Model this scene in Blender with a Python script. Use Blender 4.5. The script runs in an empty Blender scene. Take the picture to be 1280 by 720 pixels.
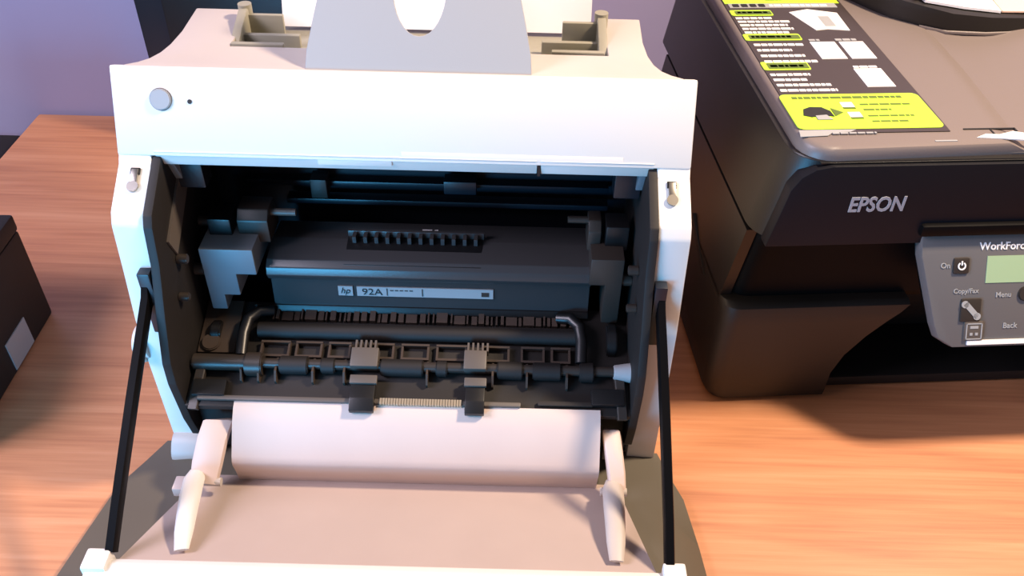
import bpy, bmesh, math, random
from mathutils import Vector, Matrix
random.seed(7)
SC = bpy.context.scene
C = SC.collection
PI = math.pi
def lin(c): return tuple(((v/255)/12.92 if v/255 <= .04045 else ((v/255+.055)/1.055)**2.4) for v in c)

# ---------------------------------------------------------------- camera, light, exposure
CAM_H = .536
pitch, roll = math.radians(40), .026
Fv = Vector((0, math.cos(pitch), -math.sin(pitch)))
D0 = Vector((0, -math.sin(pitch), -math.cos(pitch)))
R0 = Vector((1, 0, 0))
Rv = R0*math.cos(roll) - D0*math.sin(roll)
Dv = R0*math.sin(roll) + D0*math.cos(roll)
cd = bpy.data.cameras.new('camera'); cam = bpy.data.objects.new('camera', cd); C.objects.link(cam)
cd.sensor_width = 36; cd.lens = 36*1100/1280; cd.clip_start = .01
m = Matrix((Rv, -Dv, -Fv)).transposed().to_4x4(); m.translation = (0, 0, CAM_H)
cam.matrix_world = m
SC.camera = cam

w = bpy.data.worlds.new('world'); SC.world = w; w.use_nodes = True
w.node_tree.nodes['Background'].inputs[0].default_value = (.80, .74, .84, 1)
w.node_tree.nodes['Background'].inputs[1].default_value = .16

def area(name, loc, tgt, size, energy, col, size_y=None):
    l = bpy.data.lights.new(name, 'AREA'); l.energy = energy; l.color = col; l.size = size
    if size_y: l.shape = 'RECTANGLE'; l.size_y = size_y
    o = bpy.data.objects.new(name, l); C.objects.link(o); o.location = loc
    o.rotation_euler = (Vector(tgt)-Vector(loc)).to_track_quat('-Z', 'Y').to_euler()
    return o
area('warm_lamp_light', (.62, .52, 1.02), (.05, .45, 0), .11, 16, (1, .77, .56))
area('window_light', (-.95, .12, .90), (-.25, .5, .1), .45, 13.5, (.88, .80, 1), .55)
area('screen_light', (-.42, -.16, .10), (-.15, .47, .18), .34, 5, (.08, .52, 1), .20)
vs = SC.view_settings
vs.view_transform = 'Standard'; vs.look = 'None'; vs.exposure = 0.42; vs.gamma = 1; vs.use_curve_mapping = False

# ---------------------------------------------------------------- materials
MATS = {}
def mat(name, rgb, rough=.5, spec=.5, metal=0, bump=0, bscale=400, var=0, coat=0, lum=0, alpha=1):
    if name in MATS: return MATS[name]
    M = bpy.data.materials.new(name); M.use_nodes = True; nt = M.node_tree; b = nt.nodes['Principled BSDF']
    c = (*lin(rgb), 1)
    b.inputs['Base Color'].default_value = c
    b.inputs['Roughness'].default_value = rough; b.inputs['Metallic'].default_value = metal
    b.inputs['Specular IOR Level'].default_value = spec
    b.inputs['Coat Weight'].default_value = coat
    b.inputs['Alpha'].default_value = alpha
    tc = nt.nodes.new('ShaderNodeTexCoord')
    n = nt.nodes.new('ShaderNodeTexNoise'); n.inputs['Scale'].default_value = bscale if bump else 30
    n.inputs['Detail'].default_value = 3
    nt.links.new(tc.outputs['Object'], n.inputs['Vector'])
    if bump:
        bp = nt.nodes.new('ShaderNodeBump'); bp.inputs['Strength'].default_value = bump; bp.inputs['Distance'].default_value = .0006
        nt.links.new(n.outputs['Fac'], bp.inputs['Height']); nt.links.new(bp.outputs[0], b.inputs['Normal'])
    if var:
        n2 = nt.nodes.new('ShaderNodeTexNoise'); n2.inputs['Scale'].default_value = 22; n2.inputs['Detail'].default_value = 4
        nt.links.new(tc.outputs['Object'], n2.inputs['Vector'])
        mx = nt.nodes.new('ShaderNodeMix'); mx.data_type = 'RGBA'
        mx.inputs['A'].default_value = tuple(v*(1-var) for v in c[:3])+(1,)
        mx.inputs['B'].default_value = tuple(min(1, v*(1+var)) for v in c[:3])+(1,)
        nt.links.new(n2.outputs['Fac'], mx.inputs['Factor']); nt.links.new(mx.outputs['Result'], b.inputs['Base Color'])
    if lum:
        b.inputs['Emission Color'].default_value = c; b.inputs['Emission Strength'].default_value = lum
    MATS[name] = M; return M

def wood():
    M = bpy.data.materials.new('orange_wood'); M.use_nodes = True; nt = M.node_tree; b = nt.nodes['Principled BSDF']
    L = nt.links.new
    tc = nt.nodes.new('ShaderNodeTexCoord')
    mp = nt.nodes.new('ShaderNodeMapping'); mp.inputs['Scale'].default_value = (1.6, 22, 1)
    L(tc.outputs['Object'], mp.inputs['Vector'])
    n1 = nt.nodes.new('ShaderNodeTexNoise'); n1.inputs['Scale'].default_value = 2.2; n1.inputs['Detail'].default_value = 6; n1.inputs['Distortion'].default_value = .6
    L(mp.outputs[0], n1.inputs['Vector'])
    mp2 = nt.nodes.new('ShaderNodeMapping'); mp2.inputs['Scale'].default_value = (5, 160, 1)
    L(tc.outputs['Object'], mp2.inputs['Vector'])
    n2 = nt.nodes.new('ShaderNodeTexNoise'); n2.inputs['Scale'].default_value = 2; n2.inputs['Detail'].default_value = 5
    L(mp2.outputs[0], n2.inputs['Vector'])
    add = nt.nodes.new('ShaderNodeMix'); add.inputs['Factor'].default_value = .4
    L(n1.outputs['Fac'], add.inputs['A']); L(n2.outputs['Fac'], add.inputs['B'])
    r = nt.nodes.new('ShaderNodeValToRGB'); e = r.color_ramp.elements
    e[0].position = .33; e[0].color = (*lin((170, 110, 76)), 1); e[1].position = .68; e[1].color = (*lin((206, 146, 106)), 1)
    x = e.new(.5); x.color = (*lin((192, 130, 90)), 1)
    L(add.outputs['Result'], r.inputs['Fac']); L(r.outputs['Color'], b.inputs['Base Color'])
    b.inputs['Roughness'].default_value = .48
    bp = nt.nodes.new('ShaderNodeBump'); bp.inputs['Strength'].default_value = .08; bp.inputs['Distance'].default_value = .001
    L(n2.outputs['Fac'], bp.inputs['Height']); L(bp.outputs[0], b.inputs['Normal'])
    return M
WOOD = wood()
WHITE = mat('white_plastic', (216, 212, 206), .42, bump=.05)
LINER = mat('liner_plastic', (174, 157, 149), .55, bump=.06, var=.06)
CREAM = mat('cream_plastic', (184, 175, 168), .5, bump=.05, var=.05)
BEIGE = mat('beige_plastic', (202, 182, 172), .55, bump=.06, var=.06)
GREYP = mat('grey_green_plastic', (146, 142, 126), .5, bump=.05)
SILVER = mat('silver_grey_plastic', (160, 160, 160), .4, bump=.08, bscale=900)
HULL = mat('olive_grey_plastic', (92, 86, 75), .55, bump=.05)
BLK = mat('black_plastic', (18, 17, 18), .38, bump=.06)
BLKG = mat('glossy_black_plastic', (11, 10, 11), .4, spec=.08)
BLKM = mat('matte_black_plastic', (17, 12, 10), .65, bump=.1)
DGREY = mat('dark_grey_plastic', (48, 42, 38), .4, bump=.05)
MGREY = mat('mid_grey_plastic', (84, 77, 72), .45)
DBROWN = mat('dusty_dark_plastic', (54, 42, 34), .7, bump=.1, var=.25)
CART = mat('cartridge_plastic', (58, 57, 58), .3, bump=.08, bscale=700)
STEEL = mat('steel', (170, 166, 158), .3, metal=1)
BRASS = mat('pale_metal_teeth', (214, 196, 168), .35, metal=.8)
LABEL = mat('grey_label', (150, 152, 154), .5)
PAPER = mat('white_paper', (238, 236, 236), .8, bump=.04)
INK = mat('black_ink', (22, 22, 24), .6)
LCAP = mat('end_cap_plastic', (116, 124, 132), .42, bump=.05)
NAVY = mat('navy_black_plastic', (22, 26, 34), .35, bump=.05)
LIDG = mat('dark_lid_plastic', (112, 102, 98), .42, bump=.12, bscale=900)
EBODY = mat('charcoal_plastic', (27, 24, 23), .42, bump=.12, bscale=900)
ELOW = mat('brown_black_plastic', (28, 24, 21), .5, bump=.1)
PANELG = mat('control_panel_grey', (96, 94, 94), .45)
LCD = mat('green_lcd', (150, 176, 140), .25)
GREEN = mat('lime_print', (176, 218, 56), .35)
DKGREEN = mat('dark_olive_print', (84, 104, 34), .4)
STK = mat('sticker_black', (58, 50, 48), .32)
WPRINT = mat('white_print', (232, 230, 228), .4)
GPRINT = mat('silver_print', (160, 160, 162), .35)
WALL = None
FLOORM = mat('dark_floor', (40, 34, 32), .6, var=.2)

# ---------------------------------------------------------------- mesh helpers
def bm_box(bm, x0, x1, y0, y1, z0, z1, M=None):
    vs_ = [bm.verts.new((x, y, z)) for z in (z0, z1) for y in (y0, y1) for x in (x0, x1)]
    if M is not None:
        for v in vs_: v.co = M @ v.co
    for f in ((0, 2, 3, 1), (4, 5, 7, 6), (0, 1, 5, 4), (2, 6, 7, 3), (0, 4, 6, 2), (1, 3, 7, 5)):
        bm.faces.new([vs_[i] for i in f])
    return vs_
def box(x0, x1, y0, y1, z0, z1, bev=0, seg=2, M=None):
    bm = bmesh.new(); bm_box(bm, x0, x1, y0, y1, z0, z1)
    if bev: bmesh.ops.bevel(bm, geom=bm.edges[:], offset=bev, segments=seg, affect='EDGES', profile=.6)
    if M is not None: bm.transform(M)
    return bm
def prism(pts, a, b, axis='x', bev=0, seg=2, M=None):
    """polygon extruded along an axis: x -> pts are (y,z); y -> (x,z); z -> (x,y)"""
    bm = bmesh.new()
    def P(p, t): return (t, p[0], p[1]) if axis == 'x' else ((p[0], t, p[1]) if axis == 'y' else (p[0], p[1], t))
    A = [bm.verts.new(P(p, a)) for p in pts]; B = [bm.verts.new(P(p, b)) for p in pts]
    bm.faces.new(A); bm.faces.new(B)
    n = len(pts)
    for i in range(n): bm.faces.new((A[i], A[(i+1) % n], B[(i+1) % n], B[i]))
    bmesh.ops.recalc_face_normals(bm, faces=bm.faces[:])
    if bev: bmesh.ops.bevel(bm, geom=bm.edges[:], offset=bev, segments=seg, affect='EDGES', profile=.6, clamp_overlap=True)
    bmesh.ops.triangulate(bm, faces=[f for f in bm.faces if len(f.verts) > 4])
    if M is not None: bm.transform(M)
    return bm
def cyl(p, q, r, n=20, r2=None, bev=0):
    bm = bmesh.new(); p, q = Vector(p), Vector(q); d = q-p
    bmesh.ops.create_cone(bm, cap_ends=True, segments=n, radius1=r, radius2=r if r2 is None else r2, depth=d.length)
    if bev: bmesh.ops.bevel(bm, geom=[e for e in bm.edges if len([f for f in e.link_faces if len(f.verts) > 4])], offset=bev, segments=2, affect='EDGES')
    bm.transform(Matrix.Translation((p+q)/2) @ d.to_track_quat('Z', 'Y').to_matrix().to_4x4())
    return bm
def tube(path, ru, rv, n=10, up=(0, 0, 1), square=False):
    """swept section with half sizes ru (sideways), rv (along up); numbers or lists"""
    bm = bmesh.new(); P = [Vector(p) for p in path]; rings = []
    for i, p in enumerate(P):
        t = (P[min(i+1, len(P)-1)]-P[max(i-1, 0)]).normalized()
        s = t.cross(Vector(up)).normalized(); u = s.cross(t)
        a = ru[i] if isinstance(ru, (list, tuple)) else ru; b_ = rv[i] if isinstance(rv, (list, tuple)) else rv
        if square: sec = [(-1, -.7), (-.8, -1), (.8, -1), (1, -.7), (1, .7), (.8, 1), (-.8, 1), (-1, .7)]
        else: sec = [(math.cos(2*PI*k/n), math.sin(2*PI*k/n)) for k in range(n)]
        rings.append([bm.verts.new(p+s*(x*a)+u*(y*b_)) for x, y in sec])
    k = len(rings[0])
    for A, B in zip(rings, rings[1:]):
        for j in range(k): bm.faces.new((A[j], A[(j+1) % k], B[(j+1) % k], B[j]))
    bm.faces.new(rings[0]); bm.faces.new(rings[-1])
    bmesh.ops.recalc_face_normals(bm, faces=bm.faces[:])
    return bm
def loft(rings, caps=True):
    bm = bmesh.new(); R = [[bm.verts.new(p) for p in r] for r in rings]; k = len(R[0])
    for A, B in zip(R, R[1:]):
        for j in range(k): bm.faces.new((A[j], A[(j+1) % k], B[(j+1) % k], B[j]))
    if caps: bm.faces.new(R[0]); bm.faces.new(R[-1])
    bmesh.ops.recalc_face_normals(bm, faces=bm.faces[:])
    bmesh.ops.triangulate(bm, faces=[f for f in bm.faces if len(f.verts) > 4])
    return bm
def join(*bms):
    out = bmesh.new()
    for b in bms:
        me = bpy.data.meshes.new('tmp'); b.to_mesh(me); out.from_mesh(me); bpy.data.meshes.remove(me); b.free()
    return out
def obj(name, bm, material, parent=None, smooth=True, label=None, kind=None):
    me = bpy.data.meshes.new(name); bm.to_mesh(me); bm.free()
    me.materials.append(material)
    if smooth:
        me.polygons.foreach_set('use_smooth', [True]*len(me.polygons))
        try: me.set_sharp_from_angle(angle=math.radians(38))
        except Exception: pass
    o = bpy.data.objects.new(name, me); C.objects.link(o)
    if parent: o.parent = parent
    if label: o['label'] = label
    if kind: o['kind'] = kind
    return o
def tag(o, label, cat, group=None):
    o['label'] = label; o['category'] = cat
    if group: o['group'] = group
    return o
def thing(name, loc, label, cat, rz=0, group=None):
    o = bpy.data.objects.new(name, None); C.objects.link(o); o.empty_display_size = .02
    o.location = loc; o.rotation_euler = (0, 0, rz)
    return tag(o, label, cat, group)
def text_bm(s, size, M, depth=.0002, shear=0, sx=1, bold=0):
    cu = bpy.data.curves.new('t', 'FONT'); cu.body = s; cu.size = size; cu.extrude = depth; cu.shear = shear; cu.resolution_u = 3; cu.offset = bold*size
    o = bpy.data.objects.new('t', cu); C.objects.link(o)
    dg = bpy.context.evaluated_depsgraph_get(); me = bpy.data.meshes.new_from_object(o.evaluated_get(dg))
    bm = bmesh.new(); bm.from_mesh(me)
    bpy.data.objects.remove(o); bpy.data.curves.remove(cu); bpy.data.meshes.remove(me)
    bm.transform(M @ Matrix.Diagonal((sx, 1, 1, 1)))
    return bm
def frame(o, ex, ey):
    """4x4 with x axis ex, y axis ey, origin o"""
    ex = Vector(ex).normalized(); ey = Vector(ey).normalized(); ez = ex.cross(ey)
    M_ = Matrix((ex, ey, ez)).transposed().to_4x4(); M_.translation = o
    return M_

# ---------------------------------------------------------------- the setting
def wallmat():
    M = bpy.data.materials.new('lavender_wall'); M.use_nodes = True; nt = M.node_tree; b = nt.nodes['Principled BSDF']
    n = nt.nodes.new('ShaderNodeTexNoise'); n.inputs['Scale'].default_value = 60; n.inputs['Detail'].default_value = 4
    tc = nt.nodes.new('ShaderNodeTexCoord'); nt.links.new(tc.outputs['Object'], n.inputs['Vector'])
    bp = nt.nodes.new('ShaderNodeBump'); bp.inputs['Strength'].default_value = .1; bp.inputs['Distance'].default_value = .002
    nt.links.new(n.outputs['Fac'], bp.inputs['Height']); nt.links.new(bp.outputs[0], b.inputs['Normal'])
    b.inputs['Base Color'].default_value = (*lin((146, 140, 168)), 1); b.inputs['Roughness'].default_value = .8
    return M
o = obj('wall_back', box(-2.2, 2.2, .95, 1.05, -.74, 1.6), wallmat()); o['kind'] = 'structure'
o = obj('floor', box(-2.2, 2.2, -1.4, .95, -.8, -.74), FLOORM); o['kind'] = 'structure'

desk = thing('desk', (0, .4, -.74), 'orange wood-grain desk carrying both printers', 'desk')
obj('desk_top', box(-.58, 1.1, -.45, .545, .705, .74, .003), WOOD, desk)
for x in (-.52, 1.04):
    for y in (-.40, .49):
        obj('leg', box(x-.025, x+.025, y-.025, y+.025, 0, .705, .003), DGREY, desk)

# ---------------------------------------------------------------- the white laser printer
HP = thing('laser_printer', (-.07, .43, 0), 'white laser printer with its front door folded down and black insides showing', 'printer')
SL = .44
def fy(z): return SL*(z-.136)
PLN = Vector((0, -1, SL)).normalized()          # outward normal of the sloping front
def on_front(x, z, h=0): return Vector((x, fy(z), z)) + PLN*h
# upper front panel, a slab following the slope
def slab(pts, th, bev):
    """polygon given as (x,z) on the sloping front, thickness going inward"""
    rings = [[on_front(x, z, 0) for x, z in pts], [on_front(x, z, -th) for x, z in pts]]
    bm = loft(rings)
    bmesh.ops.dissolve_limit(bm, angle_limit=.01, verts=bm.verts[:], edges=bm.edges[:])
    bmesh.ops.bevel(bm, geom=bm.edges[:], offset=bev, segments=2, affect='EDGES', profile=.6)
    bmesh.ops.triangulate(bm, faces=[f for f in bm.faces if len(f.verts) > 4])
    return bm
fp = obj('front_panel', slab([(-.181, .2385), (-.16, .2385), (.16, .2385), (.181, .2385), (.181, .289), (-.181, .289)], .007, .0015), WHITE, HP)
a = on_front(-.1506, .2707)
obj('power_button', cyl(a-PLN*.002, a+PLN*.0016, .0066, 28, bev=.0006), SILVER, fp, label='round grey power button')
obj('button_ring', cyl(a-PLN*.002, a+PLN*.0003, .0070, 28), MGREY, fp)
a = on_front(-.1328, .2698)
obj('indicator_light', cyl(a-PLN*.002, a+PLN*.0004, .0014, 14), DGREY, fp)
# thin raised strip outline near the lower right of the panel
obj('panel_strip', slab([(-.002, .2405), (.138, .2405), (.138, .2445), (-.002, .2445)], .003, .0004), WHITE, fp).location = PLN*.0002
# lip along the top of the opening
for x0, x1 in ((-.158, .084), (.0862, .158)):
    obj('opening_lip', prism([(.0455, .2415), (.0490, .2300), (.0535, .2300), (.0535, .2415)], x0, x1, 'x', .0008), WHITE, HP)
obj('lip_latch', box(.0842, .0860, .047, .052, .2295, .241), BLK, HP)
obj('lip_block', box(-.055, -.008, .0458, .050, .2345, .2405, .0006), WHITE, HP)
# side panels with ledge
prof = [(.047, .240), (.0425, .2335), (.024, .2215), (.0150, .2155), (.0110, .2080), (.0070, .175), (.0015, .136), (0, .10), (.001, .012), (.004, .0),
        (.19, .0), (.19, .20), (.14, .225), (.080, .240), (.066, .245)]
for s in (-1, 1):
    sp = obj('side_panel', prism(prof, s*.160, s*.181, 'x', .0016), WHITE, HP)
    # metal clip on the ledge
    c = Vector((s*.169, .0335, .2278)); Mt = Matrix.Translation(c) @ Matrix.Rotation(math.radians(33), 4, 'X')
    obj('clip', join(cyl(Mt @ Vector((0, -.005, .0006)), Mt @ Vector((0, -.005, .0022)), .0036, 16), box(-.0022, .0022, -.002, .007, .0004, .0020, .0004, M=Mt)), STEEL, sp)
    obj('clip_slot', box(-.0030, .0030, .0035, .0078, -.0004, .0014, .0003, M=Mt), BLK, sp)
    obj('arm_slot', box(s*.1615-.0, s*.1695, .0, .02, .128, .178, .001) if s > 0 else box(-.1695, -.1615, .0, .02, .128, .178, .001), NAVY, sp)
obj('hinge_boss', cyl((-.178, .008, .112), (-.187, .008, .112), .0145, 24, bev=.003), WHITE, HP)
obj('base_plate', box(-.160, .160, .012, .19, 0.001, .016, .002), WHITE, HP)
obj('back_panel', box(-.178, .178, .185, .195, 0.001, .205, .003), WHITE, HP)
# top cover, scooped shoulders, notch for the feed tray
half = [(.176, .0672), (.1725, .0700), (.1655, .0740), (.1600, .0795), (.1560, .0880), (.1535, .1000), (.1522, .120), (.1535, .158)]
out = [(x, y) for x, y in half] + [(.128, .158), (.128, .0995), (-.115, .0995), (-.115, .158)] + [(-x, y) for x, y in reversed(half)]
obj('top_cover', prism(out, .2700, .2885, 'z', .0012), CREAM, HP)
obj('rear_housing', prism([(.074, .26), (.074, .271), (.174, .2615), (.186, .21), (.186, .19), (.12, .25)], -.150, .150, 'x', .001), CREAM, HP)
tw = obj('feed_tray', prism([(.0990, .262), (.0990, .284), (.1050, .2800), (.175, .2715), (.175, .262)], -.1155, .1285, 'x', .0006), GREYP, HP)
for s, gx in ((-1, -.1150), (1, .1255)):
    d = -s
    g = obj('paper_guide', join(
        prism([(.103, .276), (.103, .284), (.120, .291), (.136, .2965), (.1430, .2970), (.1470, .2930), (.148, .274)], gx-.003, gx+.003, 'x', .0012),
        cyl((gx, .1435, .276), (gx, .1435, .2985), .0046, 16)), GREYP, HP)
    x0, x1 = sorted((gx, gx+d*.034))
    obj('guide_foot', box(x0, x1, .1005, .1045, .282, .2895, .0008), GREYP, g)
    x0, x1 = sorted((gx, gx+d*.040))
    obj('guide_ledge', box(x0, x1, .121, .125, .276, .2865, .0008), GREYP, g)
    x0, x1 = sorted((gx+d*.002, gx+d*.026))
    obj('guide_plate', box(x0, x1, .138, .1415, .274, .2930, .0008), GREYP, g)
# grey paper support with a finger notch
sup = frame((.009, .0700, .2875), (1, 0, 0), (0, .57, .82))
pts = [(-.0700, -.004), (.0700, -.004), (.0690, .012), (.0655, .030), (.0600, .055), (.053, .085), (.045, .095)]
notch = [(.0165, .095)] + [(.0165*math.cos(t), .052-.030*math.sin(t)) for t in [PI*k/16 for k in range(17)]] + [(-.0165, .095)]
pts += notch + [(-.045, .095), (-.053, .085), (-.0600, .055), (-.0655, .030), (-.0690, .012)]
obj('paper_support', prism(pts, -.0012, .0012, 'z', .0003, 1, M=sup), SILVER, HP, label='silver grey paper support with a finger notch')

# insides
plate = [(.048, .238), (.040, .232), (.013, .2150), (.009, .208), (.004, .182), (-.009, .149), (-.020, .118), (-.021, .10), (-.016, .06), (-.010, .037), (.0, .03), (.128, .03), (.128, .238)]
for s in (-1, 1):
    pl_ = obj('side_plate', prism(plate, s*.1545, s*.1605, 'x', .0010), BLKM, HP)
    x0, x1 = sorted((s*.1530, s*.1546))
    if s < 0:
        obj('side_label', prism([(.066, .216), (.078, .204), (.030, .172), (.022, .188)], x0, x1, 'x'), MGREY, pl_, label='grey strip label on the side plate')
    obj('wedge_tab', prism([(.050, .234), (.066, .230), (.060, .212)], *sorted((s*.1500, s*.1548)), 'x', .0006), LCAP, pl_)
    obj('corner_block', box(*sorted((s*.136, s*.1535)), .060, .075, .205, .229, .001), NAVY, pl_)
    for (yy, zz, r) in ((.03, .168, .0035), (.052, .142, .0045), (.018, .145, .003)):
        obj('peg', cyl((s*.1546, yy, zz), (s*.1475, yy, zz), r, 14, bev=.0006), DGREY, pl_)
obj('inner_back', box(-.155, .155, .128, .132, .03, .24), NAVY, HP)
obj('inner_ceiling', prism([(.0535, .2300), (.0535, .240), (.128, .240), (.128, .222)], -.1545, .1545, 'x'), NAVY, HP)
for z, y, x0, x1 in ((.172, .122, -.13, .14), (.160, .116, -.10, .14), (.187, .124, -.14, .10), (.205, .124, -.14, .14)):
    obj('cross_rail', box(x0, x1, y-.003, y+.007, z-.0022, z+.0022, .0008), NAVY, HP)
obj('rail_bracket', box(-.0795, -.0675, .108, .122, .166, .182, .001), DGREY, HP)
obj('rail_bracket', box(.018, .042, .110, .122, .171, .182, .001), NAVY, HP)
# guide plane frame: X across, V along (front to back), H up from the plane
GA = math.atan2(.030, .087)
GM = frame((0, -.017, .078), (1, 0, 0), (0, math.cos(GA), math.sin(GA)))
obj('guide_deck', box(-.1545, .1545, -.002, .082, -.006, 0, .0005, M=GM), BLKM, HP)
# toothed strip at the back of the deck
bms = []
random.seed(3)
x = -.104
while x < .118:
    wd = random.choice((.0012, .0012, .0022, .004, .008)); hh = random.uniform(.002, .0045)
    bms.append(box(x, x+wd, .066, .0795, 0, hh, M=GM)); x += wd+random.choice((.0012, .0016, .0024))
obj('guide_ribs', join(*bms), DBROWN, HP, kind='stuff')
obj('transfer_roller', cyl(GM @ Vector((-.112, .0565, .0035)), GM @ Vector((.122, .0565, .0035)), .0060, 24), BLKM, HP)
for i, x in enumerate((-.098, -.074, -.052, -.022, .002, .028, .060, .086, .106)):
    wd = (.021, .019, .016, .018, .020, .022, .019, .017, .014)[i]
    fr = join(box(x-wd/2, x+wd/2, .0355, .0372, .0005, .0042, M=GM), box(x-wd/2, x+wd/2, .0462, .0478, .0005, .0048, M=GM),
              box(x-wd/2, x-wd/2+.0015, .0372, .0462, .0005, .0042, M=GM), box(x+wd/2-.0015, x+wd/2, .0372, .0462, .0005, .0042, M=GM))
    obj('guide_frame', fr, DBROWN, HP)
obj('shaft', cyl(GM @ Vector((-.1545, .0290, .0060)), GM @ Vector((.150, .0290, .0060)), .0036, 18), DGREY, HP)
obj('shaft_sleeve', cyl(GM @ Vector((-.1530, .0290, .0060)), GM @ Vector((-.106, .0290, .0060)), .0058, 20, bev=.0006), DGREY, HP)
obj('shaft_plug', cyl(GM @ Vector((.143, .0285, .0062)), GM @ Vector((.1555, .0285, .0062)), .0052, 20, r2=.0072, bev=.0006), LABEL, HP, label='pale grey plug on the end of the shaft')
for x, wd, r in ((-.110, .012, .0085), (-.082, .020, .0066), (-.058, .010, .0056), (-.006, .030, .0062), (.022, .008, .0056), (.070, .018, .0064), (.096, .020, .0064), (.124, .010, .0070)):
    obj('feed_roller', cyl(GM @ Vector((x-wd/2, .0285, .0050)), GM @ Vector((x+wd/2, .0285, .0050)), r, 20, bev=.0008), BLKM if r < .008 else DGREY, HP)
for x in (-.118, -.106, -.094, -.068, -.046, .012, .058, .082, .110):
    obj('fin', prism([(.016, 0), (.034, 0), (.033, .007), (.022, .009), (.016, .004)], x-.0007, x+.0007, 'x', M=GM), DBROWN, HP)
for x0, x1 in ((-.042, -.0225), (.0375, .0535)):
    obj('spring_block', box(x0, x1, .0255, .0405, .004, .0125, .0012, M=GM), MGREY, HP)
    bms = [box(x0+.002+k*.0034, x0+.0034+k*.0034, .0405, .0470, .003, .0105, M=GM) for k in range(5)]
    obj('spring', join(*bms), MGREY, HP)
    t = obj('pickup_tab', prism([(-.0055, .002), (-.0055, .0065), (.003, .0090), (.021, .0080), (.021, .002)], x0+.002, x1-.0005, 'x', .0008, M=GM), BLK, HP)
    obj('tab_cap', box(x0+.001, x1+.0005, .0135, .0200, .0075, .0105, .0008, M=GM), MGREY, t)
obj('guide_bar', box(-.146, .078, .0015, .0048, .0010, .0042, .0006, M=GM), MGREY, HP)
obj('guide_bar_end', box(.090, .128, .0035, .0068, .0010, .0036, .0006, M=GM), DGREY, HP)
bms = [box(-.0195+k*.0019, -.0195+k*.0019+.0015, .0008, .0052, .0015, .0049, M=GM) for k in range(30)]
obj('metal_teeth', join(*bms), BRASS, HP, kind='stuff')
bp_ = obj('bearing_plate', box(-.1535, -.127, .038, .081, 0, .003, .0008, M=GM), DBROWN, HP)
obj('screw_head', cyl(GM @ Vector((-.1445, .0455, .003)), GM @ Vector((-.1445, .0455, .0055)), .0068, 22, bev=.0008), DBROWN, bp_)
for s in (-1, 1):
    pth = [GM @ Vector((s*.104, .072, .004)), GM @ Vector((s*.113, .070, .008)), GM @ Vector((s*.119, .062, .010)), GM @ Vector((s*.1205, .050, .010)), GM @ Vector((s*.120, .034, .008))]
    obj('curved_arm', tube(pth, .0042, .0035, 12, up=PLN), BLK, HP)
    obj('gear', cyl(GM @ Vector((s*.139, .056, .001)), GM @ Vector((s*.146, .056, .001)), .0125 if s > 0 else .008, 18, bev=.001), BLK, HP)
    obj('side_lever', tube([GM @ Vector((s*.147, .024, .004)), GM @ Vector((s*.148, .012, .002)), GM @ Vector((s*.1490, -.004, -.002))], .0035, .0025, square=True), DGREY, HP)
    obj('corner_bracket', box(*sorted((s*.127, s*.150)), .004, .016, 0, .006, .001, M=GM), BLK, HP)
obj('lower_housing', box(-.1535, .1535, -.004, .10, .018, .068, .001), BLKM, HP)
obj('cartridge_rest', box(-.1500, .1500, .052, .060, .096, .0985, .0008), DGREY, HP)
obj('foot_latch', box(.1370, .1500, -.027, -.016, .040, .060, .0015), DGREY, HP)

# ---- the folded-down door
door = obj('front_door', loft([[(-hw-dx, y, zb), (-hw+.002-dx, y, zb+.006), (-.166, y, zt), (.166, y, zt), (hw-.002, y, zb+.006), (hw, y, zb)]
     for hw, dx, y, zb, zt in ((.186, .006, .006, .003, .010), (.192, .010, -.012, .002, .012), (.201, .014, -.036, .002, .018), (.206, .016, -.075, .003, .030), (.209, .019, -.118, .006, .046), (.205, .019, -.150, .012, .052), (.190, .019, -.172, .022, .050))]), HULL, HP,
     label='grey outer shell of the folded-down door')
inner = [(-.036, .0235), (-.060, .0315), (-.128, .0575), (-.131, .0560), (-.131, .046), (-.036, .012)]
obj('door_liner', loft([[(-(.150+(-.046-y)*.20), y, z) for y, z in inner], [(.150+(-.046-y)*.16, y, z) for y, z in inner]]), LINER, door, label='flat beige inside of the door')
rim = [(-.129, .046), (-.129, .0600), (-.134, .0625), (-.158, .0615), (-.168, .056), (-.168, .046)]
obj('door_rim', prism(rim, -.182, .178, 'x', .0012), WHITE, door, label='white front edge of the door')
for x0, x1 in ((-.184, -.169), (.166, .180)):
    obj('rim_block', box(x0, x1, -.140, -.1255, .048, .066, .002), WHITE, door)
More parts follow.
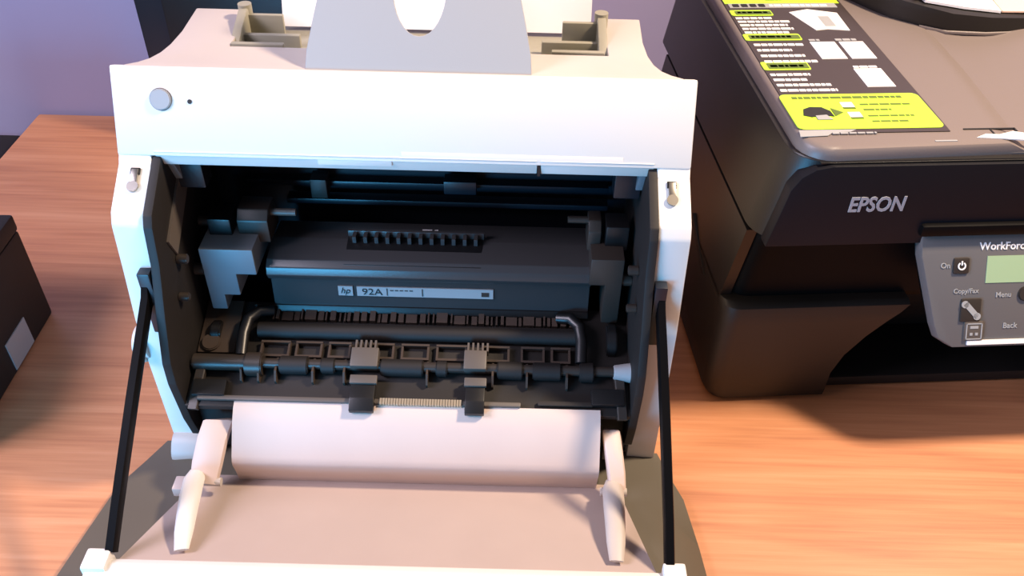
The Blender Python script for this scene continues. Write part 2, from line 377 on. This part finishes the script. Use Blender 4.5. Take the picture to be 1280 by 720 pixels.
# paper ramp: curved beige flap with a dark step below
ramp = [(-.016, .0800), (-.020, .0785), (-.028, .0715), (-.037, .0600), (-.0425, .0528), (-.0448, .0490), (-.0450, .0460), (-.0425, .0360), (-.0400, .022), (-.034, .018), (-.012, .070)]
bm = loft([[(-.1205, y, z) for y, z in ramp], [(.1335, y, z) for y, z in ramp]])
obj('paper_ramp', bm, BEIGE, door, label='beige curved paper ramp')
for s, x0 in ((-1, -.1345), (1, .1430)):
    wdt = .0100 if s < 0 else .0060
    pth = [(x0, -.014, .056), (x0-.001*s, -.022, .0630), (x0, -.034, .0600), (x0+.002*s, -.047, .0500), (x0+.003*s, -.058, .0420)]
    ar = obj('hinge_arm', tube(pth, [wdt*.9, wdt, wdt, wdt, wdt*.9], [.002, .003, .0035, .0035, .003], square=True), BEIGE, door)
    xs = -.1440 if s < 0 else .1425
    xe = -.1300 if s < 0 else .1390
    pth = [(xs+(xe-xs)*t, -.050-.071*t, .046+.0125*t+.003*math.sin(PI*t)) for t in (0, .14, .35, .6, .8, 1)]
    obj('arm_link', tube(pth, [.0045, .0072, .0072, .0066, .0060, .0045], [.002, .0045, .0050, .0045, .003, .001], 12), WHITE if s < 0 else CREAM, door)
    obj('arm_pin', cyl((x0-.0090, -.057, .043), (x0+.0090, -.057, .043), .0030, 14), CREAM, door)
    if s < 0: obj('hinge_bracket', box(-.163, -.150, -.056, -.044, .020, .032, .0015), BEIGE, door)
    if s < 0: obj('hinge_foot', prism([(.002, .001), (.002, .026), (-.006, .024), (-.013, .016), (-.015, .004)], -.181, -.150, 'x', .003), CREAM, HP)
for s in (-1, 1):
    xa = s*.1665
    pth = [(xa, .008, .172), (xa+s*.0005, .0, .158), (xa+s*.0025, -.052, .118), (xa+s*.004, -.104, .078), (xa+s*.004, -.126, .062)]
    obj('door_strap', tube(pth, [.0022, .0028, .0030, .0030, .0030], [.0050, .0050, .0048, .0044, .0040], square=True, up=(0, -.6, .8)), BLKG, HP, label='black plastic strap holding the door')

# ---------------------------------------------------------------- toner cartridge
TC = thing('toner_cartridge', (-.07, .487, .0985), 'black toner cartridge with a grey printed label seated inside the white printer', 'cartridge')
bprof = [(0, .0), (-.003, .010), (-.001, .0345), (-.0060, .0370), (-.0085, .0420), (-.0070, .0480), (-.0020, .0515), (.020, .0545), (.044, .0520), (.050, .040), (.050, 0)]
obj('body', prism(bprof, -.1035, .1260, 'x', .0008), CART, TC)
obj('end_cap', prism([(-.1455, .0670), (-.1085, .0670), (-.1085, .0455), (-.1230, .0455), (-.1230, .0265), (-.1345, .0265), (-.1345, .0130), (-.1455, .0130)], -.013, .030, 'y', .0010), LCAP, TC)
obj('end_cap', prism([(.1240, .0660), (.1470, .0660), (.1470, .0080), (.1350, .0080), (.1350, .0430), (.1240, .0430)], -.012, .030, 'y', .0010), DGREY, TC)
obj('grip_recess', prism([(-.0045, .0480), (-.0045, .0500), (.0235, .0562), (.0235, .0510)], -.0490, .0480, 'x', .0004), BLK, TC)
obj('grip_bar', box(-.0490, .0490, .0215, .0245, .0540, .0605, .0006), CART, TC)
for k in range(12):
    x = -.0450+k*.0079
    obj('rib', box(x, x+.0026, .0150, .0220, .0545, .0598), CART, TC)
obj('shutter', prism([(-.0035, .0), (-.0060, .006), (-.0040, .0105), (-.0015, .0108), (-.0015, 0)], -.118, .126, 'x', .0004), BLK, TC)
def face_frame(x, z): return frame((x, -.0028, z), (1, 0, 0), (0, .08, 1))
lab = obj('label', box(0, .0985, 0, .0082, -.001, .0006, M=face_frame(-.0420, .0205)), LABEL, TC, label='grey strip label reading 92A')
lg = obj('label_logo', box(0, .0105, 0, .0082, -.001, .0006, M=face_frame(-.0555, .0205)), LABEL, TC)
obj('logo_mark', join(text_bm('hp', .0070, face_frame(-.0540, .0228) @ Matrix.Translation((0, 0, .0008)), .0001, .3)), INK, lg)
obj('lettering', text_bm('92A', .0078, face_frame(-.0385, .0219) @ Matrix.Translation((0, 0, .0008)), .0001, sx=1.15), INK, lab)
bms = [box(x, x+.0006, .001, .0072, .0005, .0010, M=face_frame(-.0420, .0205)) for x in (.0215, .0470)]
bms += [box(.024+k*.0035, .0265+k*.0035, .0052, .0059, .0005, .0009, M=face_frame(-.0420, .0205)) for k in range(5)]
bms += [box(.090, .0955, .002, .0056, .0005, .0009, M=face_frame(-.0420, .0205))]
obj('fine_print', join(*bms), DGREY, lab, kind='stuff')
obj('pivot_block', prism([(.006, .060), (.006, .078), (.012, .084), (.028, .084), (.032, .060)], -.122, -.1005, 'x', .001), DGREY, TC)
obj('pivot_pin', cyl((-.101, .018, .078), (-.083, .018, .078), .0026, 12), MGREY, TC)
obj('pivot_pin', cyl((-.152, .016, .070), (-.140, .016, .070), .0035, 12), DGREY, TC)
obj('drive_block', box(-.1420, -.1260, .004, .024, .064, .080, .0012), BLK, TC)
obj('pivot_block', prism([(.006, .060), (.006, .076), (.012, .082), (.024, .082), (.030, .060)], .122, .1310, 'x', .001), DGREY, TC)
obj('pivot_pin', cyl((.108, .018, .078), (.1235, .018, .078), .0026, 12), DGREY, TC)
obj('drive_block', box(.134, .150, .004, .022, .062, .082, .0012), BLK, TC)
obj('notch_mark', box(.0035, .0105, .030, .0325, .0535, .0552), WPRINT, TC)
obj('notch_mark', box(.0125, .0150, .030, .0325, .0535, .0552), WPRINT, TC)

# ---------------------------------------------------------------- paper in the white printer
pf = frame((-.0575, .43+.160, .2760), (1, 0, 0), (0, .36, .933))
for k, lab_ in enumerate(('white paper sheet standing in the white printer\'s top feed tray',)):
    o = obj('paper_sheet', prism([(-.108, 0), (.108, 0), (.108, .2794), (-.108, .2794)], -.0010, .0010, 'z', M=pf), PAPER)
    tag(o, lab_, 'paper')

# ---------------------------------------------------------------- the black inkjet printer
ang = math.radians(4.8)
EP = thing('inkjet_printer', (.16, .498, 0), 'black all-in-one inkjet printer with a grey control panel and a printed lid sticker', 'printer', ang)
W, DP = .385, .345
def xside(z):
    for (z0, x0), (z1, x1) in zip(SIDE, SIDE[1:]):
        if z0 <= z <= z1: return x0+(x1-x0)*(z-z0)/(z1-z0)
SIDE = [(0, .010), (.004, .004), (.012, .0), (.10, .0), (.166, .010), (.225, .020), (.2335, .0235), (.239, .0275), (.2420, .034)]
def ring_at(z, yf, yb, inset, rf=.02, rb=.045):
    """rounded plan outline of the body at a height"""
    x0, x1 = inset, W-inset; P = []
    def arc(cx, cy, r, a0, a1, n=6):
        for k in range(n+1):
            t = a0+(a1-a0)*k/n; P.append((cx+r*math.cos(t), cy+r*math.sin(t), z))
    arc(x0+rf, yf+rf, rf, PI, 1.5*PI); arc(x1-rf, yf+rf, rf, 1.5*PI, 2*PI)
    arc(x1-rb, yb-rb, rb, 0, PI/2); arc(x0+rb, yb-rb, rb, PI/2, PI)
    return P
# lower body
lowr = [ring_at(z, yf, DP, xside(z), .012) for z, yf in ((0, .006), (.004, .001), (.012, .0), (.096, .0), (.1015, .002), (.103, .006))]
# cut the output bay: the lower body is a left block, right block, back block
def lower(xa, xb, y0, z1=.103, bev=.004):
    return box(xa, xb, y0, DP, 0.0005, z1, bev)
lb = obj('base_body', loft([[(min(p[0], .100+.045*max(0, min(1, (p[2]-.03)/.07))**1.6), p[1], p[2]) for p in r] for r in [
        [(x, y, z) for x, y, z in ring_at(z, yf, DP, xside(z), .014, .05)] for z, yf in ((.0003, .006), (.004, .001), (.012, 0), (.03, 0), (.05, 0), (.07, 0), (.085, 0), (.094, 0), (.1005, .0015), (.103, .006))]]), ELOW, EP)
obj('base_body', lower(.150, W-.004, .075), ELOW, EP)
obj('base_body', box(W-.09, W-.001, .002, .074, .0005, .103, .006), ELOW, EP)
obj('output_tray', box(.098, W-.092, .012, .076, .002, .012, .002), BLKM, EP)
# recessed middle
obj('middle_body', loft([ring_at(z, .014, DP-.004, xside(z)+ins, .02) for z, ins in ((.100, .003), (.135, .003), (.170, .003))]), BLKG, EP)
obj('side_shell', loft([[(xside(z), .017, z) for z in (.100, .120, .140, .155, .1635)]+[(xside(z)+.008, .017, z) for z in (.1635, .155, .140, .120, .100)],
                        [(xside(z), DP-.04, z) for z in (.100, .120, .140, .155, .1635)]+[(xside(z)+.008, DP-.04, z) for z in (.1635, .155, .140, .120, .100)]]), EBODY, EP)
obj('carry_slot', prism([(.056, .090), (.062, .093), (.112, .112), (.112, .107), (.064, .086)], -.0006, .0020, 'x'), BLKM, EP)
# scanner unit with the front bezel
zs = [(.164, .002, .006, .026), (.166, -.001, .0, .026), (.200, -.0030, .0, .026), (.2200, -.0040, .0, .026), (.2322, -.0030, 0, .026)]
obj('scanner_body', loft([ring_at(z, yf, DP, xside(z)+i, r, .02) for z, yf, i, r in zs]), EBODY, EP)
# glossy front bezel plate
bz = [(.0150, .1665), (.0150+.006, .200), (.0230, .2130), (.0285, .2230), (.0370, .2290), (.048, .2312), (W-.052, .2312), (W-.03, .225), (W-.020, .206), (W-.014, .1665)]
BEZ = mat('bezel_black', (20, 20, 25), .45, spec=.15)
bez = obj('front_bezel', prism(bz, -.0075, .004, 'y', .0012), BEZ, EP, label='dark glossy front bezel with the maker\'s lettering')
obj('lettering', text_bm('EPSON', .0165, frame((.0660, -.0078, .1955), (1, 0, 0), (0, 0, 1)), .0003, sx=.78, bold=.022), GPRINT, bez, label='silver lettering reading EPSON')
# lid: base plate, feeder hump at left, lower document bed at right
lid = obj('lid', loft([ring_at(z, yf, DP-.03, xside(min(z, .242))+i, r, .05) for z, yf, i, r in
      ((.2318, -.0030, 0, .026), (.2324, -.0040, 0, .026), (.2332, -.0036, 0, .026))]), EBODY, EP)
def hump_ring(z, yf, x0, dx, r=.022):
    P = []
    def arc(cx, cy, r, a0, a1, n=6):
        for k in range(n+1):
            t = a0+(a1-a0)*k/n; P.append((cx+r*math.cos(t), cy+r*math.sin(t), z))
    arc(x0+r, yf+r, r, PI, 1.5*PI)
    for k in range(9):
        y = yf+.004+k*(.232-yf)/8
        P.append((.167+.115*y+dx, y, z))
    P.append((.1940+dx-.03, .262, z))
    arc(x0+.05, DP-.08, .05, PI/2, PI)
    return P
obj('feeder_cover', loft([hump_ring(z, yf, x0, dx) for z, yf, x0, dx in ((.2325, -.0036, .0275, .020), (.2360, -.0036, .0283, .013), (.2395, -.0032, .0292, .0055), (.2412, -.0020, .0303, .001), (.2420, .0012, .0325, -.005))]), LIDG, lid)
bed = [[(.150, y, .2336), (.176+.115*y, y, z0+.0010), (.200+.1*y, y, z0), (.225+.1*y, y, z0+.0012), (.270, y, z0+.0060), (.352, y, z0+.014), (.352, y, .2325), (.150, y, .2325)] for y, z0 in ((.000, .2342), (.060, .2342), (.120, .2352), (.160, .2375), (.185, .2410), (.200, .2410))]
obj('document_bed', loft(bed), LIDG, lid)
obj('lid_seam', box(.040, .345, -.0046, .0, .2316, .2324), BLK, lid)
# dark document support at the back
tray = [(.128, .272), (.146, .246), (.158, .222), (.168, .206), (.186, .190), (.204, .178), (.235, .174), (.270, .176), (.345, .182), (.352, .196), (.352, .305), (.128, .305)]
def ztop(x): return .2600-.06*max(0, min(.08, x-.18))
dt = obj('document_tray', loft([[(x, y, .2335) for x, y in tray], [(x, y-.004, ztop(x)-.006) for x, y in tray], [(x, y-.004, ztop(x)-.001) for x, y in tray], [(x+.001, y-.001, ztop(x)) for x, y in tray]]), EBODY, EP)
obj('tray_lip', tube([(x, y-.003, .2415) for x, y in tray[4:9]], .0012, .0016, 8), LIDG, dt)
obj('edge_guide', join(box(.180, .200, .196, .203, .2590, .2640, .001), box(.186, .192, .190, .198, .2600, .2660, .001)), DGREY, dt)
# bracket and white label near the front of the lid
obj('lid_notch', join(box(.1440, .1800, .0185, .0198, .2415, .2426), box(.1620, .1628, .012, .0190, .2415, .2426), box(.1790, .1802, .008, .0195, .2415, .2426)), INK, lid)
obj('lid_tag', prism([(.1475, .0075), (.1560, .0120), (.1650, .0110), (.1765, .0150), (.1840, .0120), (.1880, .0050), (.1800, .0035), (.1640, .0060)], .2418, .2427, 'z'), WPRINT, lid, label='white label at the front of the lid')
obj('lid_mark', box(.1180, .1330, .0040, .0055, .2413, .2424), LABEL, lid)

# lid sticker
ST = obj('lid_sticker', prism([(.0325, .0165), (.1335, .0165), (.1370, .300), (.0345, .300)], .2416, .2427, 'z'), STK, EP, label='black and lime printed sticker on the lid')
zt = .2426
def flat(name, pts, material, h=.0003, parent=ST, **kw):
    return obj(name, prism(pts, zt-.0002, zt+h, 'z'), material, parent, smooth=False, **kw)
def rect(x0, x1, y0, y1): return [(x0, y0), (x1, y0), (x1, y1), (x0, y1)]
def rrect(x0, x1, y0, y1, r=.003, n=4):
    P = []
    for cx, cy, a0 in ((x1-r, y1-r, 0), (x0+r, y1-r, PI/2), (x0+r, y0+r, PI), (x1-r, y0+r, 1.5*PI)):
        P += [(cx+r*math.cos(a0+PI/2*k/n), cy+r*math.sin(a0+PI/2*k/n)) for k in range(n+1)]
    return P
def textlines(x0, lines, wmax, dy, y, h, material, name='text_lines', seed=1):
    random.seed(seed); bms = []
    for ln in lines:
        x = x0; xe = x0+wmax*ln
        while x < xe-.001:
            wl = min(random.uniform(.0025, .008), xe-x)
            bms.append(prism(rect(x, x+wl, y, y+h), zt-.0002, zt+.0006, 'z')); x += wl+.0009
        y -= dy
    return obj(name, join(*bms), material, ST, smooth=False)
gp = flat('lime_panel', rrect(.0310, .1325, .0210, .0700, .005), GREEN, .0004, label='lime green panel with a printer picture')
textlines(.0395, [1], .080, .004, .0630, .0030, DKGREEN, seed=4)
textlines(.0850, [1, .55], .036, .0075, .0530, .0020, DKGREEN, seed=5)
textlines(.0850, [.9, .7], .036, .0075, .0370, .0018, DKGREEN, seed=6)
flat('printer_picture', [(.0400, .0395), (.0425, .0480), (.0480, .0510), (.0560, .0505), (.0605, .0450), (.0610, .0375), (.0550, .0390), (.0450, .0370)], INK, .0008)
flat('picture_paper', [(.0480, .0385), (.0560, .0395), (.0585, .0330), (.0480, .0330)], LABEL, .0010)
flat('arrow', [(.0620, .0490), (.0620, .0380), (.0690, .0430)], DKGREEN, .0008)
for x, y in ((.0715, .0500), (.0720, .0360)):
    flat('device_picture', rect(x, x+.0085, y, y+.0070), WPRINT, .0008)
    flat('device_shadow', rect(x, x+.0085, y-.0020, y), DKGREEN, .0008)
for i, (y0, y1, x0, x1) in enumerate(((.1085, .1220, .0330, .0690), (.1600, .1720, .0330, .0790), (.2080, .2195, .0345, .0700))):
    flat('heading_bar', rrect(x0, x1, y0, y1, .002), GREEN, .0004)
    flat('heading_face', rrect(x0+.004, x1-.001, y0+.002, y1-.0025, .001), DKGREEN, .0006)
    textlines(x0+.006, [1], (x1-x0)*.72, .004, y0+.0045, .0035, GREEN, seed=30+i)
textlines(.0350, [.75, .62, 1, 1.05], .0400, .0082, .0990, .0034, WPRINT, seed=8)
textlines(.0370, [.98, .68, .86, 1.02], .0400, .0098, .1500, .0036, WPRINT, seed=9)
textlines(.0360, [.70, 1, .92, .98, .84], .0430, .0070, .2010, .0034, WPRINT, seed=10)
for x0, x1, y0, y1 in ((.0885, .1140, .1290, .1560), (.1110, .1295, .1285, .1560)):
    pass
flat('photo_card', rect(.0830, .1030, .1260, .1560), WPRINT, .0006)
flat('photo_card', rect(.1065, .1260, .1260, .1560), WPRINT, .0006)
flat('photo_card', rect(.1010, .1220, .0800, .1090), WPRINT, .0006)
textlines(.0835, [1], .0085, .004, .1580, .0030, LABEL, seed=11)
textlines(.1050, [1], .0170, .004, .1580, .0035, LABEL, seed=12)
textlines(.1020, [1], .0180, .004, .1105, .0030, WPRINT, seed=13)
flat('photo_fan', [(.0845, .2140), (.1020, .2200), (.1250, .2120), (.1235, .1770), (.1060, .1800), (.0960, .1780)], WPRINT, .0006)
flat('photo_inset', rect(.1060, .1150, .1850, .2050), LABEL, .0008)
flat('top_band', rect(.0345, .1345, .2330, .300), GREEN, .0004)
flat('icon_strip', rect(.0370, .1300, .2240, .2330), LABEL, .0005)
for k in range(4):
    flat('icon', rrect(.0400+k*.0075, .0455+k*.0075, .2255, .2315, .001), INK, .0008)
textlines(.0720, [1], .050, .004, .2265, .0040, WPRINT, seed=14)
textlines(.0720, [1], .014, .004, .2400, .0040, DKGREEN, seed=15)
# worn silver edge of the film below the lime panel
flat('film_edge', [(.0300, .0165), (.0305, .0205), (.0700, .0205), (.0650, .0175), (.0520, .0165), (.0480, .0130), (.0290, .0120)], LABEL, .0002)
textlines(.0520, [1], .030, .003, .0145, .0018, LABEL, seed=16)

# control panel, tilted, hanging in front
cu = Vector((0, .040, .073)).normalized()
CPF = frame((.1265, -.0465, .1020), (1, 0, 0), cu)
hgt = .0815
cpo = [(.0290, -.001), (.175, -.001), (.188, .004), (.2, .02), (.2, hgt), (.0000, hgt), (.0010, .066), (.0140, .016), (.0180, .006)]
cp = obj('control_panel', prism(cpo, -.010, 0, 'z', .0012, M=CPF), PANELG, EP, label='grey tilted control panel')
obj('panel_housing', loft([[CPF @ Vector((x*1.0+ox, y+oy, -.010)) for x, y in cpo for ox, oy in ((.0, 0),)], [(.128+.035, -.002, .112), (.30, -.002, .112), (.31, -.002, .115), (.325, -.002, .125), (.325, -.002, .178), (.128, -.002, .178), (.130, -.002, .165), (.142, -.002, .125), (.15, -.002, .115)]]), BLKG, cp)
obj('panel_cowl', box(.122, .335, -.012, .004, .1745, .1840, .003), BLKG, EP)
def pf_(x, y, z=.0): return CPF @ Matrix.Translation((x, y, z))
def onp(name, pts, material, h=.0005, base=-.0005, **kw): return obj(name, prism(pts, base, h, 'z', M=CPF), material, cp, smooth=False, **kw)
def lett(s, x, y, size, material=WPRINT, sx=1): return obj('lettering', text_bm(s, size, pf_(x, y, .0003), .0002, sx=sx, bold=.012), material, cp)
lett('WorkForce', .0425, .0700, .0078, sx=.98)
lett('On', .0150, .0575, .0055, LABEL)
pb = obj('power_button', box(-.0058, .0058, -.0058, .0058, -.001, .0016, .0014, M=pf_(.0298, .0590)), DGREY, cp)
ringp = [(.0030*math.cos(t), .0030*math.sin(t)) for t in [PI*.5+.6+k*(2*PI-1.2)/14 for k in range(15)]]
ringp += [(x*.68, y*.68) for x, y in reversed(ringp)]
obj('power_mark', join(prism(ringp, .0014, .0020, 'z', M=pf_(.0298, .0590)), prism(rect(-.0005, .0005, .0005, .0036), .0014, .0020, 'z', M=pf_(.0298, .0590))), WPRINT, pb)
sc = onp('screen', rect(.0490, .125, .0460, .0655), LCD, .0004, label='green liquid crystal screen')
lett('Copy/Fax', .0260, .0390, .0048, LABEL)
def btn(name, x, y, wx, wy, material=DGREY): return obj(name, box(-wx, wx, -wy, wy, -.001, .0016, .0012, M=pf_(x, y)), material, cp)
b1 = btn('mode_button', .0395, .0265, .0075, .0085)
obj('diagonal_mark', join(prism([(-.0060, .0040), (-.0030, .0065), (.0060, -.0030), (.0040, -.0065)], .0014, .0019, 'z', M=pf_(.0395, .0265)), cyl(pf_(.0348, .0310) @ Vector((0, 0, .0014)), pf_(.0348, .0310) @ Vector((0, 0, .0019)), .0027, 12), cyl(pf_(.0443, .0220) @ Vector((0, 0, .0014)), pf_(.0443, .0220) @ Vector((0, 0, .0019)), .0027, 12)), LABEL, b1)
b2 = btn('photo_button', .0430, .0110, .0072, .0072, MGREY)
fr_ = join(*[box(x0, x1, y0, y1, .0014, .0019, M=pf_(.0430, .0110)) for x0, x1, y0, y1 in ((-.006, .006, .0052, .006), (-.006, .006, -.006, -.0052), (-.006, -.0052, -.006, .006), (.0052, .006, -.006, .006), (-.003, .003, .002, .004), (-.003, -.001, -.003, -.001), (.001, .003, -.003, -.001))])
obj('photo_mark', fr_, LABEL, b2)
lett('Menu', .0575, .0355, .0052, LABEL)
mb = obj('menu_button', cyl(pf_(.0795, .0375) @ Vector((0, 0, -.001)), pf_(.0795, .0375) @ Vector((0, 0, .0016)), .0055, 20, bev=.0006), DGREY, cp)
lett('Back', .0650, .0125, .0056, LABEL)
onp('silver_strip', rect(.0390, .170, .0008, .0042), WPRINT, .0012, label='white strip along the lower edge of the panel')

# sheets lying on the feeder tray
fs = frame((0, 0, 0), (1, 0, 0), (0, 1, .10))
EPM = Matrix.Translation((.16, .498, 0)) @ Matrix.Rotation(ang, 4, 'Z')
sh = [(.186, .1900), (.215, .1800), (.2440, .1755), (.264, .300), (.186, .300)]
bm = loft([[(x, y, ztop(x)+.0010) for x, y in sh], [(x, y, ztop(x)+.0030) for x, y in sh]])
o = obj('paper_sheet', bm, PAPER); o.matrix_world = EPM
tag(o, 'white sheet lying on the black printer\'s document tray', 'paper')

sh2 = [(.2460, .1770), (.300, .1770), (.300, .300), (.2665, .300)]
bm = loft([[(x, y, ztop(x)+.0010) for x, y in sh2], [(x, y, ztop(x)+.0022) for x, y in sh2]])
o = obj('paper_sheet', bm, mat('cream_paper', (226, 190, 172), .8)); o.matrix_world = EPM
tag(o, 'cream sheet beside the white sheet on the document tray', 'paper')

# ---------------------------------------------------------------- black case at left, case at the back, cabinet beside the desk
BC = thing('black_box', (-.412, .52, 0), 'black upright box with a grey label standing on the desk', 'box', math.radians(1.5))
obj('shell', box(-.16, 0, -.10, .068, .0, .092, .003), BLKM, BC)
obj('lid', box(-.1605, .0005, -.1005, .0685, .0925, .108, .003), BLKM, BC)
obj('grey_label', prism([(-.008, .003), (.027, .003), (.027, .031), (-.008, .031)], -.001, .0008, 'x'), LABEL, BC)
MC = thing('black_case', (-.225, .905, 0), 'black plastic case standing against the wall behind the white printer', 'case')
obj('shell', box(-.172, .14, -.03, .03, 0, .34, .004), NAVY, MC)
obj('front_panel', box(-.142, .12, -.034, -.028, .03, .30, .003), BLK, MC)
obj('knob', cyl((-.139, -.030, .125), (-.139, -.037, .125), .004, 14), DGREY, MC)
obj('ridge', box(-.138, .10, -.037, -.033, .100, .104, .001), DGREY, MC)
CB = thing('floor_cabinet', (-.76, .79, -.74), 'black cabinet standing on the floor beside the desk', 'cabinet')
obj('carcass', box(-.16, .150, -.20, .155, .03, .710, .004), BLKM, CB)
obj('plinth', box(-.15, .155, -.18, .15, .0, .03, .002), DGREY, CB)
